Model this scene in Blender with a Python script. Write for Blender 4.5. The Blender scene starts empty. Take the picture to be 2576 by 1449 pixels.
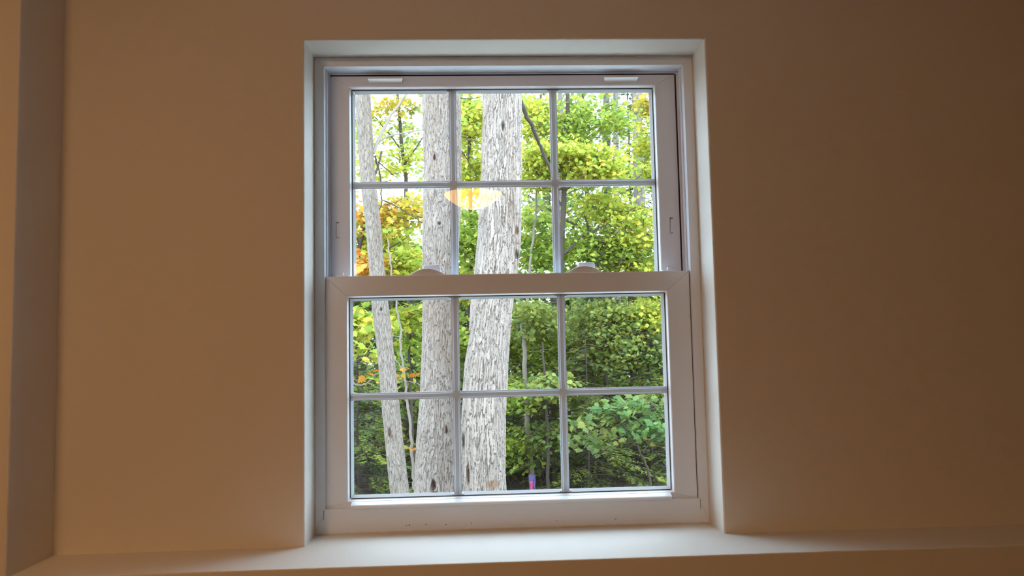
import bpy, bmesh, math, random
import numpy as np
from mathutils import Vector, Matrix

random.seed(7)
RNG = np.random.default_rng(11)
SC = bpy.context.scene
COL = SC.collection

# ------------------------------------------------------------------ camera
FPX = 1960.64
CAM = np.array([-0.0761, -1.7423, 0.4265])
YAW, PIT, ROL = 0.04410, 0.07336, -0.02070


def cam_basis():
    cy, sy, cp, sp = math.cos(YAW), math.sin(YAW), math.cos(PIT), math.sin(PIT)
    fwd = np.array([sy * cp, cy * cp, sp])
    rt = np.array([cy, -sy, 0.0])
    up = np.cross(rt, fwd)
    cr, sr = math.cos(ROL), math.sin(ROL)
    return np.array([cr * rt + sr * up, -sr * rt + cr * up, fwd])


MB = cam_basis()
cam_d = bpy.data.cameras.new('camera')
cam_d.sensor_fit = 'HORIZONTAL'
cam_d.sensor_width = 36.0
cam_d.lens = FPX * 36.0 / 2576.0
cam_d.clip_start = 0.02
cam_d.clip_end = 400
cam = bpy.data.objects.new('camera', cam_d)
COL.objects.link(cam)
mw = Matrix.Identity(4)
for i in range(3):
    mw[i][0], mw[i][1], mw[i][2], mw[i][3] = MB[0][i], MB[1][i], -MB[2][i], CAM[i]
cam.matrix_world = mw
SC.camera = cam

# ------------------------------------------------------------------ world, exposure
SKY_STRENGTH = 13.0
wd = bpy.data.worlds.new('overcast_sky')
SC.world = wd
wd.use_nodes = True
wt = wd.node_tree
wt.nodes.clear()
w_out = wt.nodes.new('ShaderNodeOutputWorld')
w_bg = wt.nodes.new('ShaderNodeBackground')
w_tc = wt.nodes.new('ShaderNodeTexCoord')
w_sep = wt.nodes.new('ShaderNodeSeparateXYZ')
w_ramp = wt.nodes.new('ShaderNodeValToRGB')
wt.links.new(w_tc.outputs['Generated'], w_sep.inputs[0])
wt.links.new(w_sep.outputs['Z'], w_ramp.inputs['Fac'])
wt.links.new(w_ramp.outputs['Color'], w_bg.inputs['Color'])
wt.links.new(w_bg.outputs[0], w_out.inputs['Surface'])
w_ramp.color_ramp.elements[0].position = 0.0
w_ramp.color_ramp.elements[0].color = (0.46, 0.60, 0.76, 1)
w_ramp.color_ramp.elements[1].position = 1.0
w_ramp.color_ramp.elements[1].color = (0.44, 0.58, 0.75, 1)
w_bg.inputs['Strength'].default_value = SKY_STRENGTH

SC.view_settings.view_transform = 'Standard'
SC.view_settings.look = 'None'
SC.view_settings.gamma = 1.0
SC.view_settings.use_curve_mapping = False
SC.view_settings.exposure = 0.0
SC.cycles.transparent_max_bounces = 24
SC.cycles.max_bounces = 12
SC.cycles.diffuse_bounces = 6
SC.cycles.transmission_bounces = 6


# ------------------------------------------------------------------ helpers
def at(u, v, Y):
    """the place on the upright plane y = Y that the photograph shows at (u, v)"""
    q = MB.T @ np.array([(u - 1288) / FPX, -(v - 724.5) / FPX, 1.0])
    t = (Y - CAM[1]) / q[1]
    return CAM + q * t


def proj(P):
    d = (P - CAM) @ MB.T
    return 1288 + FPX * d[:, 0] / d[:, 2], 724.5 - FPX * d[:, 1] / d[:, 2], d[:, 2]


def link(o, parent=None):
    COL.objects.link(o)
    if parent is not None:
        o.parent = parent
    return o


def tag(o, label=None, cat=None, group=None, kind=None):
    if label: o['label'] = label
    if cat: o['category'] = cat
    if group: o['group'] = group
    if kind: o['kind'] = kind
    return o


def empty(name, loc=(0, 0, 0)):
    o = bpy.data.objects.new(name, None)
    o.location = loc
    o.empty_display_size = 0.1
    return link(o)


def obj_bm(name, bm, mat, parent=None, smooth=False, loc=None):
    me = bpy.data.meshes.new(name)
    bm.normal_update()
    bm.to_mesh(me)
    bm.free()
    if smooth:
        for p in me.polygons: p.use_smooth = True
    me.materials.append(mat)
    o = bpy.data.objects.new(name, me)
    if loc is not None: o.location = loc
    return link(o, parent)


def mesh_np(name, V, F, mat, parent=None, smooth=True, colors=None):
    """V (n,3); F list of faces or (m,k) array"""
    me = bpy.data.meshes.new(name)
    V = np.asarray(V, dtype=np.float32)
    if isinstance(F, np.ndarray):
        m, k = F.shape
        me.vertices.add(len(V)); me.vertices.foreach_set('co', V.ravel())
        me.loops.add(m * k); me.loops.foreach_set('vertex_index', F.astype(np.int32).ravel())
        me.polygons.add(m)
        me.polygons.foreach_set('loop_start', np.arange(0, m * k, k, dtype=np.int32))
        me.polygons.foreach_set('use_smooth', np.full(m, smooth, dtype=bool))
        me.update(calc_edges=True)
    else:
        me.from_pydata([tuple(v) for v in V], [], F)
        for p in me.polygons: p.use_smooth = smooth
    if colors is not None:
        a = me.color_attributes.new('tint', 'FLOAT_COLOR', 'POINT')
        c = np.ones((len(V), 4), dtype=np.float32)
        c[:, :3] = colors
        a.data.foreach_set('color', c.ravel())
    me.materials.append(mat)
    o = bpy.data.objects.new(name, me)
    return link(o, parent)


def bm_box(bm, x0, x1, y0, y1, z0, z1):
    vs = [bm.verts.new((x, y, z)) for x in (x0, x1) for y in (y0, y1) for z in (z0, z1)]
    for f in ((0, 1, 3, 2), (4, 6, 7, 5), (0, 4, 5, 1), (2, 3, 7, 6), (0, 2, 6, 4), (1, 5, 7, 3)):
        bm.faces.new([vs[i] for i in f])
    return vs


def bevel_all(bm, w, seg=2):
    bmesh.ops.recalc_face_normals(bm, faces=bm.faces[:])
    bmesh.ops.bevel(bm, geom=bm.edges[:], offset=w, segments=seg, affect='EDGES', profile=0.5)


def box_obj(name, b, mat, parent=None, bev=0.0, seg=2):
    bm = bmesh.new()
    bm_box(bm, *b)
    if bev: bevel_all(bm, bev, seg)
    else: bmesh.ops.recalc_face_normals(bm, faces=bm.faces[:])
    return obj_bm(name, bm, mat, parent)


def tube_np(path, rad, n=6):
    """tapering tube along a polyline, as (V, F)"""
    path = np.asarray(path, float)
    rad = np.broadcast_to(np.asarray(rad, float), (len(path),))
    t = np.gradient(path, axis=0)
    t /= np.linalg.norm(t, axis=1, keepdims=True) + 1e-9
    ref = np.array([0.3, 1.0, 0.1]) if abs(t[0][2]) > .6 else np.array([0., 0., 1.])
    a = np.cross(t, ref); a /= np.linalg.norm(a, axis=1, keepdims=True) + 1e-9
    b = np.cross(t, a)
    th = np.linspace(0, 2 * math.pi, n, endpoint=False)
    V = path[:, None, :] + rad[:, None, None] * (np.cos(th)[None, :, None] * a[:, None, :] + np.sin(th)[None, :, None] * b[:, None, :])
    V = V.reshape(-1, 3)
    i = np.arange(len(path) - 1)[:, None] * n
    j = np.arange(n)[None, :]
    k = (j + 1) % n
    F = np.stack([i + j, i + k, i + n + k, i + n + j], -1).reshape(-1, 4)
    return V, F


def merge(parts):
    Vs, Fs, o = [], [], 0
    for V, F in parts:
        Vs.append(V); Fs.append(F + o); o += len(V)
    return np.concatenate(Vs), np.concatenate(Fs)


# ------------------------------------------------------------------ materials
def mat_base(name):
    m = bpy.data.materials.new(name)
    m.use_nodes = True
    nt = m.node_tree
    b = nt.nodes['Principled BSDF']
    return m, nt, b


def painted(name, col, rough=0.6, bump=0.02, scale=220, var=0.03, spec=0.3):
    m, nt, b = mat_base(name)
    tc = nt.nodes.new('ShaderNodeTexCoord')
    n1 = nt.nodes.new('ShaderNodeTexNoise'); n1.inputs['Scale'].default_value = scale
    n2 = nt.nodes.new('ShaderNodeTexNoise'); n2.inputs['Scale'].default_value = 2.5
    nt.links.new(tc.outputs['Object'], n1.inputs['Vector'])
    nt.links.new(tc.outputs['Object'], n2.inputs['Vector'])
    mix = nt.nodes.new('ShaderNodeMix'); mix.data_type = 'RGBA'
    mix.inputs['A'].default_value = (*[c * (1 - var) for c in col], 1)
    mix.inputs['B'].default_value = (*[min(1, c * (1 + var)) for c in col], 1)
    nt.links.new(n2.outputs['Fac'], mix.inputs['Factor'])
    nt.links.new(mix.outputs['Result'], b.inputs['Base Color'])
    bp = nt.nodes.new('ShaderNodeBump'); bp.inputs['Strength'].default_value = bump
    bp.inputs['Distance'].default_value = 0.002
    nt.links.new(n1.outputs['Fac'], bp.inputs['Height'])
    nt.links.new(bp.outputs['Normal'], b.inputs['Normal'])
    b.inputs['Roughness'].default_value = rough
    b.inputs['Specular IOR Level'].default_value = spec
    return m


M_WALL = painted('wall_paint', (0.70, 0.645, 0.565), rough=0.75, bump=0.25, scale=260, var=0.02)
M_CEIL = painted('ceiling_paint', (0.82, 0.80, 0.76), rough=0.9, bump=0.3, scale=180)
M_FLOOR = painted('carpet', (0.24, 0.16, 0.10), rough=0.95, bump=0.8, scale=400, var=0.2)
M_VINYL = painted('white_vinyl', (0.76, 0.80, 0.86), rough=0.42, bump=0.04, scale=500, var=0.01, spec=0.45)
M_BEAD = painted('glazing_bead', (0.86, 0.875, 0.88), rough=0.3, bump=0.0, var=0.01, spec=0.5)
M_GASKET = painted('dark_gasket', (0.06, 0.06, 0.065), rough=0.8, var=0.1)
M_SLOT = painted('shadow_gap', (0.10, 0.10, 0.11), rough=0.7, var=0.1)
M_GRILLE = painted('grille_bar_vinyl', (0.74, 0.82, 0.92), rough=0.45, bump=0.0, var=0.01)
M_CAULK = painted('caulk', (0.66, 0.60, 0.52), rough=0.7, bump=0.5, scale=120, var=0.18)
M_CHROME = painted('lamp_metal', (0.55, 0.45, 0.30), rough=0.3, var=0.05)
M_DIRT = painted('dirt_speck', (0.16, 0.12, 0.09), rough=0.9, var=0.3)


def thin_glass():
    m = bpy.data.materials.new('window_glass')
    m.use_nodes = True
    nt = m.node_tree
    nt.nodes.clear()
    out = nt.nodes.new('ShaderNodeOutputMaterial')
    tr = nt.nodes.new('ShaderNodeBsdfTransparent'); tr.inputs['Color'].default_value = (0.985, 0.995, 0.99, 1)
    gl = nt.nodes.new('ShaderNodeBsdfGlossy'); gl.inputs['Roughness'].default_value = 0.0
    geo = nt.nodes.new('ShaderNodeNewGeometry')
    dot = nt.nodes.new('ShaderNodeVectorMath'); dot.operation = 'DOT_PRODUCT'
    nt.links.new(geo.outputs['Incoming'], dot.inputs[0])
    nt.links.new(geo.outputs['Normal'], dot.inputs[1])
    ab = nt.nodes.new('ShaderNodeMath'); ab.operation = 'ABSOLUTE'
    nt.links.new(dot.outputs['Value'], ab.inputs[0])
    om = nt.nodes.new('ShaderNodeMath'); om.operation = 'SUBTRACT'; om.inputs[0].default_value = 1
    nt.links.new(ab.outputs[0], om.inputs[1])
    pw = nt.nodes.new('ShaderNodeMath'); pw.operation = 'POWER'; pw.inputs[1].default_value = 5
    nt.links.new(om.outputs[0], pw.inputs[0])
    ma = nt.nodes.new('ShaderNodeMath'); ma.operation = 'MULTIPLY_ADD'
    ma.inputs[1].default_value = 0.96; ma.inputs[2].default_value = 0.04
    nt.links.new(pw.outputs[0], ma.inputs[0])
    mx = nt.nodes.new('ShaderNodeMixShader')
    nt.links.new(ma.outputs[0], mx.inputs['Fac'])
    nt.links.new(tr.outputs[0], mx.inputs[1])
    nt.links.new(gl.outputs[0], mx.inputs[2])
    nt.links.new(mx.outputs[0], out.inputs['Surface'])
    return m


M_GLASS = thin_glass()


def emissive(name, col, strength):
    m, nt, b = mat_base(name)
    b.inputs['Base Color'].default_value = (0.8, 0.7, 0.5, 1)
    b.inputs['Emission Color'].default_value = (*col, 1)
    b.inputs['Emission Strength'].default_value = strength
    return m


def tint_mat(name, rough, transl=0.0, source='attr', noise=0.0, nscale=30, bump=0.0):
    """colour from the mesh's own tint attribute (or the object's colour); leaves let light through"""
    m = bpy.data.materials.new(name)
    m.use_nodes = True
    nt = m.node_tree
    nt.nodes.clear()
    out = nt.nodes.new('ShaderNodeOutputMaterial')
    if source == 'attr':
        a = nt.nodes.new('ShaderNodeAttribute'); a.attribute_name = 'tint'
    else:
        a = nt.nodes.new('ShaderNodeObjectInfo')
    csock = a.outputs['Color']
    b = nt.nodes.new('ShaderNodeBsdfPrincipled')
    b.inputs['Roughness'].default_value = rough
    b.inputs['Specular IOR Level'].default_value = 0.25
    if noise:
        tc = nt.nodes.new('ShaderNodeTexCoord')
        mp = nt.nodes.new('ShaderNodeMapping'); mp.inputs['Scale'].default_value = (1, 1, 0.3)
        nz = nt.nodes.new('ShaderNodeTexNoise'); nz.inputs['Scale'].default_value = nscale
        nz.inputs['Detail'].default_value = 6
        nt.links.new(tc.outputs['Object'], mp.inputs[0]); nt.links.new(mp.outputs[0], nz.inputs['Vector'])
        mr = nt.nodes.new('ShaderNodeMapRange')
        mr.inputs['From Min'].default_value = 0.3; mr.inputs['From Max'].default_value = 0.7
        mr.inputs['To Min'].default_value = 1 - noise; mr.inputs['To Max'].default_value = 1 + noise
        nt.links.new(nz.outputs['Fac'], mr.inputs['Value'])
        mul = nt.nodes.new('ShaderNodeVectorMath'); mul.operation = 'SCALE'
        nt.links.new(csock, mul.inputs[0]); nt.links.new(mr.outputs[0], mul.inputs['Scale'])
        csock = mul.outputs[0]
        if bump:
            bp = nt.nodes.new('ShaderNodeBump'); bp.inputs['Strength'].default_value = bump
            bp.inputs['Distance'].default_value = 0.01
            nt.links.new(nz.outputs['Fac'], bp.inputs['Height'])
            nt.links.new(bp.outputs['Normal'], b.inputs['Normal'])
    nt.links.new(csock, b.inputs['Base Color'])
    if transl:
        t = nt.nodes.new('ShaderNodeBsdfTranslucent')
        nt.links.new(csock, t.inputs['Color'])
        mx = nt.nodes.new('ShaderNodeMixShader'); mx.inputs['Fac'].default_value = transl
        nt.links.new(b.outputs[0], mx.inputs[1]); nt.links.new(t.outputs[0], mx.inputs[2])
        nt.links.new(mx.outputs[0], out.inputs['Surface'])
    else:
        nt.links.new(b.outputs[0], out.inputs['Surface'])
    return m


M_BARK = tint_mat('bark', 0.9, noise=0.18, nscale=110, bump=0.3)
M_LEAF = tint_mat('leaf_mass', 0.6, transl=0.5)
M_LEAF1 = tint_mat('leaf_single', 0.6, transl=0.5, source='object')
M_NEEDLE = tint_mat('needles', 0.6, transl=0.2)
M_TWIG = painted('twig_bark', (0.06, 0.043, 0.032), rough=0.9, bump=0.4, scale=60, var=0.3)
M_PALETWIG = painted('pale_twig_bark', (0.21, 0.165, 0.125), rough=0.9, bump=0.4, scale=60, var=0.25)
M_TAPE_P = painted('pink_flagging', (0.85, 0.12, 0.35), rough=0.4, var=0.05)
M_TAPE_B = painted('violet_flagging', (0.24, 0.16, 0.42), rough=0.4, var=0.05)


def ground_mat():
    m, nt, b = mat_base('ground_cover')
    tc = nt.nodes.new('ShaderNodeTexCoord')
    n = nt.nodes.new('ShaderNodeTexNoise'); n.inputs['Scale'].default_value = 1.6; n.inputs['Detail'].default_value = 8
    r = nt.nodes.new('ShaderNodeValToRGB')
    e = r.color_ramp.elements
    e[0].position = 0.35; e[0].color = (0.030, 0.020, 0.011, 1)
    e[1].position = 0.65; e[1].color = (0.075, 0.055, 0.022, 1)
    nt.links.new(tc.outputs['Object'], n.inputs['Vector'])
    nt.links.new(n.outputs['Fac'], r.inputs['Fac'])
    nt.links.new(r.outputs['Color'], b.inputs['Base Color'])
    b.inputs['Roughness'].default_value = 0.95
    return m


M_GROUND = ground_mat()
M_BOUNCE = painted('bounce_gravel', (0.66, 0.62, 0.56), rough=0.9, bump=0.8, scale=60, var=0.25)  # kept pale to throw daylight up into the window recess

# ------------------------------------------------------------------ room shell
W2, H = 0.46, 1.127         # half width and height of the wall opening
D = 0.104                   # depth of the reveal
P = 0.167                   # how far the ledge and the pier stand out
XL = -0.992                 # pier's return
X0, X1, Y0, ZF, ZC = -3.2, 3.4, -8.2, -1.0, 1.42
WT = 0.24                   # outer wall face


def struct(name, bm, mat):
    bmesh.ops.recalc_face_normals(bm, faces=bm.faces[:])
    return tag(obj_bm(name, bm, mat), kind='structure')


# upper wall with the window opening; reveal faces belong to it, edges eased like taped drywall corners
bm = bmesh.new()
def ring(y, x0, x1, z0, z1):
    return [bm.verts.new(c) for c in ((x0, y, z0), (x1, y, z0), (x1, y, z1), (x0, y, z1))]
eo, ez = 0.004, 0.004
o_f = ring(0, XL - 0.1, X1 + .1, -0.02, ZC + .1)
o_b = ring(WT, XL - 0.1, X1 + .1, -0.02, ZC + .1)
i_f = ring(0, -W2 - eo, W2 + eo, -.012, H + ez)
i_e = ring(eo * .35, -W2 - eo * .3, W2 + eo * .3, -.012, H + ez * .3)
i_e2 = ring(eo, -W2, W2, -.012, H)
i_b = ring(WT, -W2, W2, -.012, H)
for A, B in ((o_f, i_f), (i_f, i_e), (i_e, i_e2), (i_e2, i_b), (i_b, o_b), (o_b, o_f)):
    for k in range(4):
        bm.faces.new((A[k], A[(k + 1) % 4], B[(k + 1) % 4], B[k]))
wf = struct('wall_front', bm, M_WALL)

# lower wall: its top is the ledge that runs along under the window
bm = bmesh.new()
bm_box(bm, XL - .05, X1 + .1, -P, WT, ZF - .1, 0.0)
bevel_all(bm, 0.003, 2)
struct('wall_lower', bm, M_WALL)
# pier at the left
bm = bmesh.new()
bm_box(bm, X0 - .1, XL, -P, WT, ZF - .1, ZC + .1)
bevel_all(bm, 0.004, 2)
struct('wall_pier', bm, M_WALL)
for nm, b, m in (('wall_left', (X0 - .15, X0, Y0 - .1, -P + .02, ZF - .1, ZC + .1), M_WALL),
                 ('wall_back', (X0 - .15, X1 + .15, Y0 - .15, Y0, ZF - .1, ZC + .1), M_WALL),
                 ('floor', (X0 - .15, X1 + .15, Y0 - .15, -P + .02, ZF - .12, ZF), M_FLOOR),
                 ('ceiling', (X0 - .15, X1 + .15, Y0 - .15, WT, ZC, ZC + .12), M_CEIL),
                 ('wall_right', (X1, X1 + .15, Y0 - .1, WT, ZF - .1, ZC + .1), M_WALL)):
    bm = bmesh.new(); bm_box(bm, *b); struct(nm, bm, m)

# ------------------------------------------------------------------ the window
win = tag(empty('window_1', (0, D, 0)), 'white vinyl double-hung window with six-lite grilles in both sashes', kind='structure')


def wpart(o):
    o.parent = win
    o.matrix_parent_inverse = Matrix.Translation((0, -D, 0))
    return o


def sub(o, parent):
    o.parent = parent      # window parts keep room coordinates
    return o


def mitred_frame(name, xo0, xo1, zo0, zo1, wl, wr, wb, wt_, y0, y1, mat, prof=(), parent=None, bev=0.0015):
    """picture-frame of four mitred lengths; prof = ((fraction of width, extra depth), ...) steps the face back"""
    bm = bmesh.new()
    rings = []
    g = 0.0
    outer = (xo0, xo1, zo0, zo1)
    inner = (xo0 + wl, xo1 - wr, zo0 + wb, zo1 - wt_)
    steps = [(0.0, 1.0), (0.0, 0.0)] + [(f, d) for f, d in prof] + [(1.0, prof[-1][1] if prof else 0.0), (1.0, 1.0)]
    def rg(f, y):
        x0 = outer[0] + (inner[0] - outer[0]) * f; x1 = outer[1] + (inner[1] - outer[1]) * f
        z0 = outer[2] + (inner[2] - outer[2]) * f; z1 = outer[3] + (inner[3] - outer[3]) * f
        return [(x0, y, z0), (x1, y, z0), (x1, y, z1), (x0, y, z1)]
    for f, d in steps:
        rings.append(rg(f, y1 if d == 1.0 else y0 + d))
    for s in range(4):        # one mitred length at a time
        t = (s + 1) % 4
        vv = []
        for r in rings:
            a, b = Vector(r[s]), Vector(r[t])
            e = (b - a).normalized() * 0.00035   # hairline mitre seam
            vv.append((bm.verts.new(a + e), bm.verts.new(b - e)))
        n = len(vv)
        for k in range(n):
            p, q = vv[k], vv[(k + 1) % n]
            bm.faces.new((p[0], p[1], q[1], q[0]))
        bm.faces.new([p[0] for p in vv]); bm.faces.new([p[1] for p in reversed(vv)])
    bmesh.ops.recalc_face_normals(bm, faces=bm.faces[:])
    return obj_bm(name, bm, mat)


YF = D
# master frame: face towards the room, then a deep step back to the sash tracks
fr = wpart(mitred_frame('window_frame', -0.4605, 0.4605, 0.0005, H - .0005, 0.024, 0.024, 0.057, 0.0225, YF, WT - .005, M_VINYL))
# upper-sash track lining: a pale fin and a narrow stepped lip behind it
for sx in (-1, 1):
    sub(box_obj('track_fin', (min(sx * .4372, sx * .4335), max(sx * .4372, sx * .4335), YF + .022, YF + .036, .57, H - .0226), M_VINYL, bev=.0006), fr)
    sub(box_obj('track_lip', (min(sx * .4372, sx * .4308), max(sx * .4372, sx * .4308), YF + .046, YF + .051, .57, H - .0226), M_VINYL, bev=.0006), fr)
sub(box_obj('track_lip', (-.4308, .4308, YF + .046, YF + .051, H - .0268, H - .0226), M_VINYL, bev=.0006), fr)
sub(box_obj('sill_slope', (-0.437, 0.437, YF + .002, YF + .09, 0.0545, 0.0580), M_VINYL), fr)


def sash(name, xo0, xo1, zo0, zo1, wl, wr, wb, wt_, yf, thick, bead_face=0.0035):
    s = wpart(mitred_frame(name, xo0, xo1, zo0, zo1, wl, wr, wb, wt_, yf, yf + thick, M_VINYL, prof=((0.03, -0.0008), (0.97, -0.0008))))
    gx0, gx1, gz0, gz1 = xo0 + wl, xo1 - wr, zo0 + wb, zo1 - wt_
    # glazing bead: sloping strip all round, then a dark gasket line, then the spacer of the glazing unit
    b = mitred_frame('glazing_bead', gx0 - .0005, gx1 + .0005, gz0 - .0005, gz1 + .0005, bead_face + .002, bead_face + .002, bead_face + .002, bead_face + .002,
                     yf + .001, yf + .012, M_BEAD, prof=((0.35, 0.0), (0.9, 0.007)))
    sub(b, s)
    gk = mitred_frame('gasket', gx0 + .0040, gx1 - .0040, gz0 + .0040, gz1 - .0040, .0027, .0027, .0027, .0027, yf + .0105, yf + .0145, M_GASKET)
    sub(gk, s)
    sp = mitred_frame('spacer_bar', gx0 + .002, gx1 - .002, gz0 + .002, gz1 - .002, .0100, .0100, .0100, .0100, yf + .0182, yf + .0262, M_BEAD, prof=((0.08, 0.0), (0.99, .0072)))
    sub(sp, s)
    for yy in (yf + .0150, yf + .0265):
        sub(box_obj('glass_pane', (gx0 + .001, gx1 - .001, yy, yy + .003, gz0 + .001, gz1 - .001), M_GLASS), s)
    return s, (gx0, gx1, gz0, gz1)


def grille_bar(p0, p1, width, yc, parent):
    """contoured flat bar between the two sheets of glass"""
    a, b = Vector(p0), Vector(p1)
    d = (b - a).normalized()
    n = Vector((-d.z, 0, d.x))
    prof = [(-.5, 0.0), (-.5, -.0012), (-.30, -.0020), (-.24, -.0032), (.24, -.0032), (.30, -.0020), (.5, -.0012), (.5, 0), (.5, .0012), (.3, .0020), (.24, .0032), (-.24, .0032), (-.3, .0020), (-.5, .0012)]
    bm = bmesh.new()
    A = [bm.verts.new(a + n * (t * width) + Vector((0, yc + y, 0))) for t, y in prof]
    B = [bm.verts.new(b + n * (t * width) + Vector((0, yc + y, 0))) for t, y in prof]
    m = len(prof)
    for k in range(m):
        bm.faces.new((A[k], A[(k + 1) % m], B[(k + 1) % m], B[k]))
    bm.faces.new(A); bm.faces.new(list(reversed(B)))
    bmesh.ops.recalc_face_normals(bm, faces=bm.faces[:])
    return sub(obj_bm('grille_bar', bm, M_GRILLE), parent)


# upper sash, further out
YU = YF + .052
up_s, ug = sash('upper_sash', -0.4312, 0.4275, 0.552, 1.0975, .0455, .0485, .036, .0255, YU, .034)
# lower sash, close behind the frame face
YL = YF + .010
lo_s, lg = sash('lower_sash', -0.4370, 0.4345, 0.0572, 0.5975, .0495, .0530, .0135, .0460, YL, .036)
for s, g, yc, vb, hb in ((up_s, ug, YU + .0224, (-0.1315, 0.1218), 0.8285), (lo_s, lg, YL + .0224, (-0.1312, 0.1245), 0.3118)):
    e = .003
    for x in vb:
        grille_bar((x, 0, g[2] + e), (x, 0, hb - .0085), .0185, yc, s)
        grille_bar((x, 0, hb + .0085), (x, 0, g[3] - e), .0185, yc, s)
    xs = [g[0] + e, vb[0], vb[1], g[1] - e]
    for k in range(3):
        grille_bar((xs[k] + (.0092 if k else 0), 0, hb), (xs[k + 1] - (.0092 if k < 2 else 0), 0, hb), .0172, yc, s)
    for x in vb:   # end clips where the bars meet the spacer
        for zz in (g[2] + .0035, g[3] - .0085):
            for sx in (-1, 1):
                sub(box_obj('grille_clip', (x + sx * .0118 - .0026, x + sx * .0118 + .0026, yc - .003, yc + .003, zz, zz + .005), M_BEAD), s)
    for x in vb:   # crossing piece
        sub(box_obj('grille_cross', (x - .0092, x + .0092, yc - .0028, yc + .0028, hb - .0085, hb + .0085), M_GRILLE, bev=.0008), s)

# dark gaps between sash and frame
# lift rail on the lower sash
bm = bmesh.new()
pr = [(0.002, .0716), (-.006, .0712), (-.017, .0668), (-.0190, .0650), (-.0190, .0632), (-.0170, .0606), (-.0170, .0590), (0.002, .0590)]
A = [bm.verts.new((-0.3765, YL + y, z)) for y, z in pr]
B = [bm.verts.new((0.3700, YL + y, z)) for y, z in pr]
for k in range(len(pr)):
    bm.faces.new((A[k], A[(k + 1) % len(pr)], B[(k + 1) % len(pr)], B[k]))
bm.faces.new(A); bm.faces.new(list(reversed(B)))
bmesh.ops.recalc_face_normals(bm, faces=bm.faces[:])
tag(sub(obj_bm('lift_rail', bm, M_BEAD), lo_s), 'white lift rail along the bottom of the lower sash')


def cam_lock(x0):
    """sweep lock on top of the meeting rail: low dome plus a keeper tab behind it"""
    zt = 0.5983
    bm = bmesh.new()
    n = 18
    rows = []
    for j, (yo, s) in enumerate(((-.011, .90), (-.0095, 1.0), (.0095, 1.0), (.011, .9))):
        r = []
        for k in range(n + 1):
            t = k / n
            x = x0 - .042 + .084 * t
            z = zt + .0165 * s * (math.sin(math.pi * t) ** .8)
            r.append(bm.verts.new((x, YL + .018 + yo, z)))
        rows.append(r)
    for a, b in zip(rows, rows[1:]):
        for k in range(n):
            bm.faces.new((a[k], a[k + 1], b[k + 1], b[k]))
    for r in (rows[0], rows[-1]):
        bl = [bm.verts.new((v.co.x, v.co.y, zt - .0005)) for v in (r[0], r[-1])]
        bm.faces.new([bl[0], *r, bl[1]])
    bmesh.ops.recalc_face_normals(bm, faces=bm.faces[:])
    lk = tag(sub(obj_bm('sash_lock', bm, M_VINYL), lo_s), 'low domed white sash lock on the meeting rail')
    bm = bmesh.new()
    vs = bm_box(bm, x0 - .016, x0 + .034, YL + .040, YL + .0515, zt - .010, zt + .0275)
    for v in vs:
        if v.co.z > zt: v.co.x = x0 + .009 + (v.co.x - x0 - .009) * .78
    bevel_all(bm, .002, 2)
    tag(sub(obj_bm('lock_keeper', bm, M_VINYL), up_s), 'small white lock keeper tab')


cam_lock(-0.196)
cam_lock(0.183)
for x in (-0.398, 0.388):       # tilt-latch pips at the ends of the meeting rail
    bm = bmesh.new()
    bm_box(bm, x - .016, x + .016, YL + .006, YL + .026, .5978, .6005)
    bm_box(bm, x - .0025, x + .0025, YL + .012, YL + .018, .6003, .6085)
    bevel_all(bm, .0008, 1)
    sub(obj_bm('tilt_latch', bm, M_BEAD), lo_s)

# finger pulls under the upper sash's top rail
for x in (-0.2945, 0.2905):
    bm = bmesh.new()
    xo, xi, z0, z1, yb = .0425, .0400, 1.0775, 1.0900, YU + .002
    pts = [(z1, yb), (z1 + .0006, yb - .008), (z1 - .001, yb - .016), (z1 - .004, yb - .0175), (z0 + .003, yb - .0045), (z0, yb - .0035), (z0, yb)]
    A = [bm.verts.new((x - (xo if z > z0 + .005 else xi), y, z)) for z, y in pts]
    B = [bm.verts.new((x + (xo if z > z0 + .005 else xi), y, z)) for z, y in pts]
    for k in range(len(pts)):
        bm.faces.new((A[k], A[(k + 1) % len(pts)], B[(k + 1) % len(pts)], B[k]))
    bm.faces.new(A); bm.faces.new(list(reversed(B)))
    bmesh.ops.recalc_face_normals(bm, faces=bm.faces[:])
    sub(obj_bm('finger_pull', bm, M_BEAD), up_s)

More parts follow.
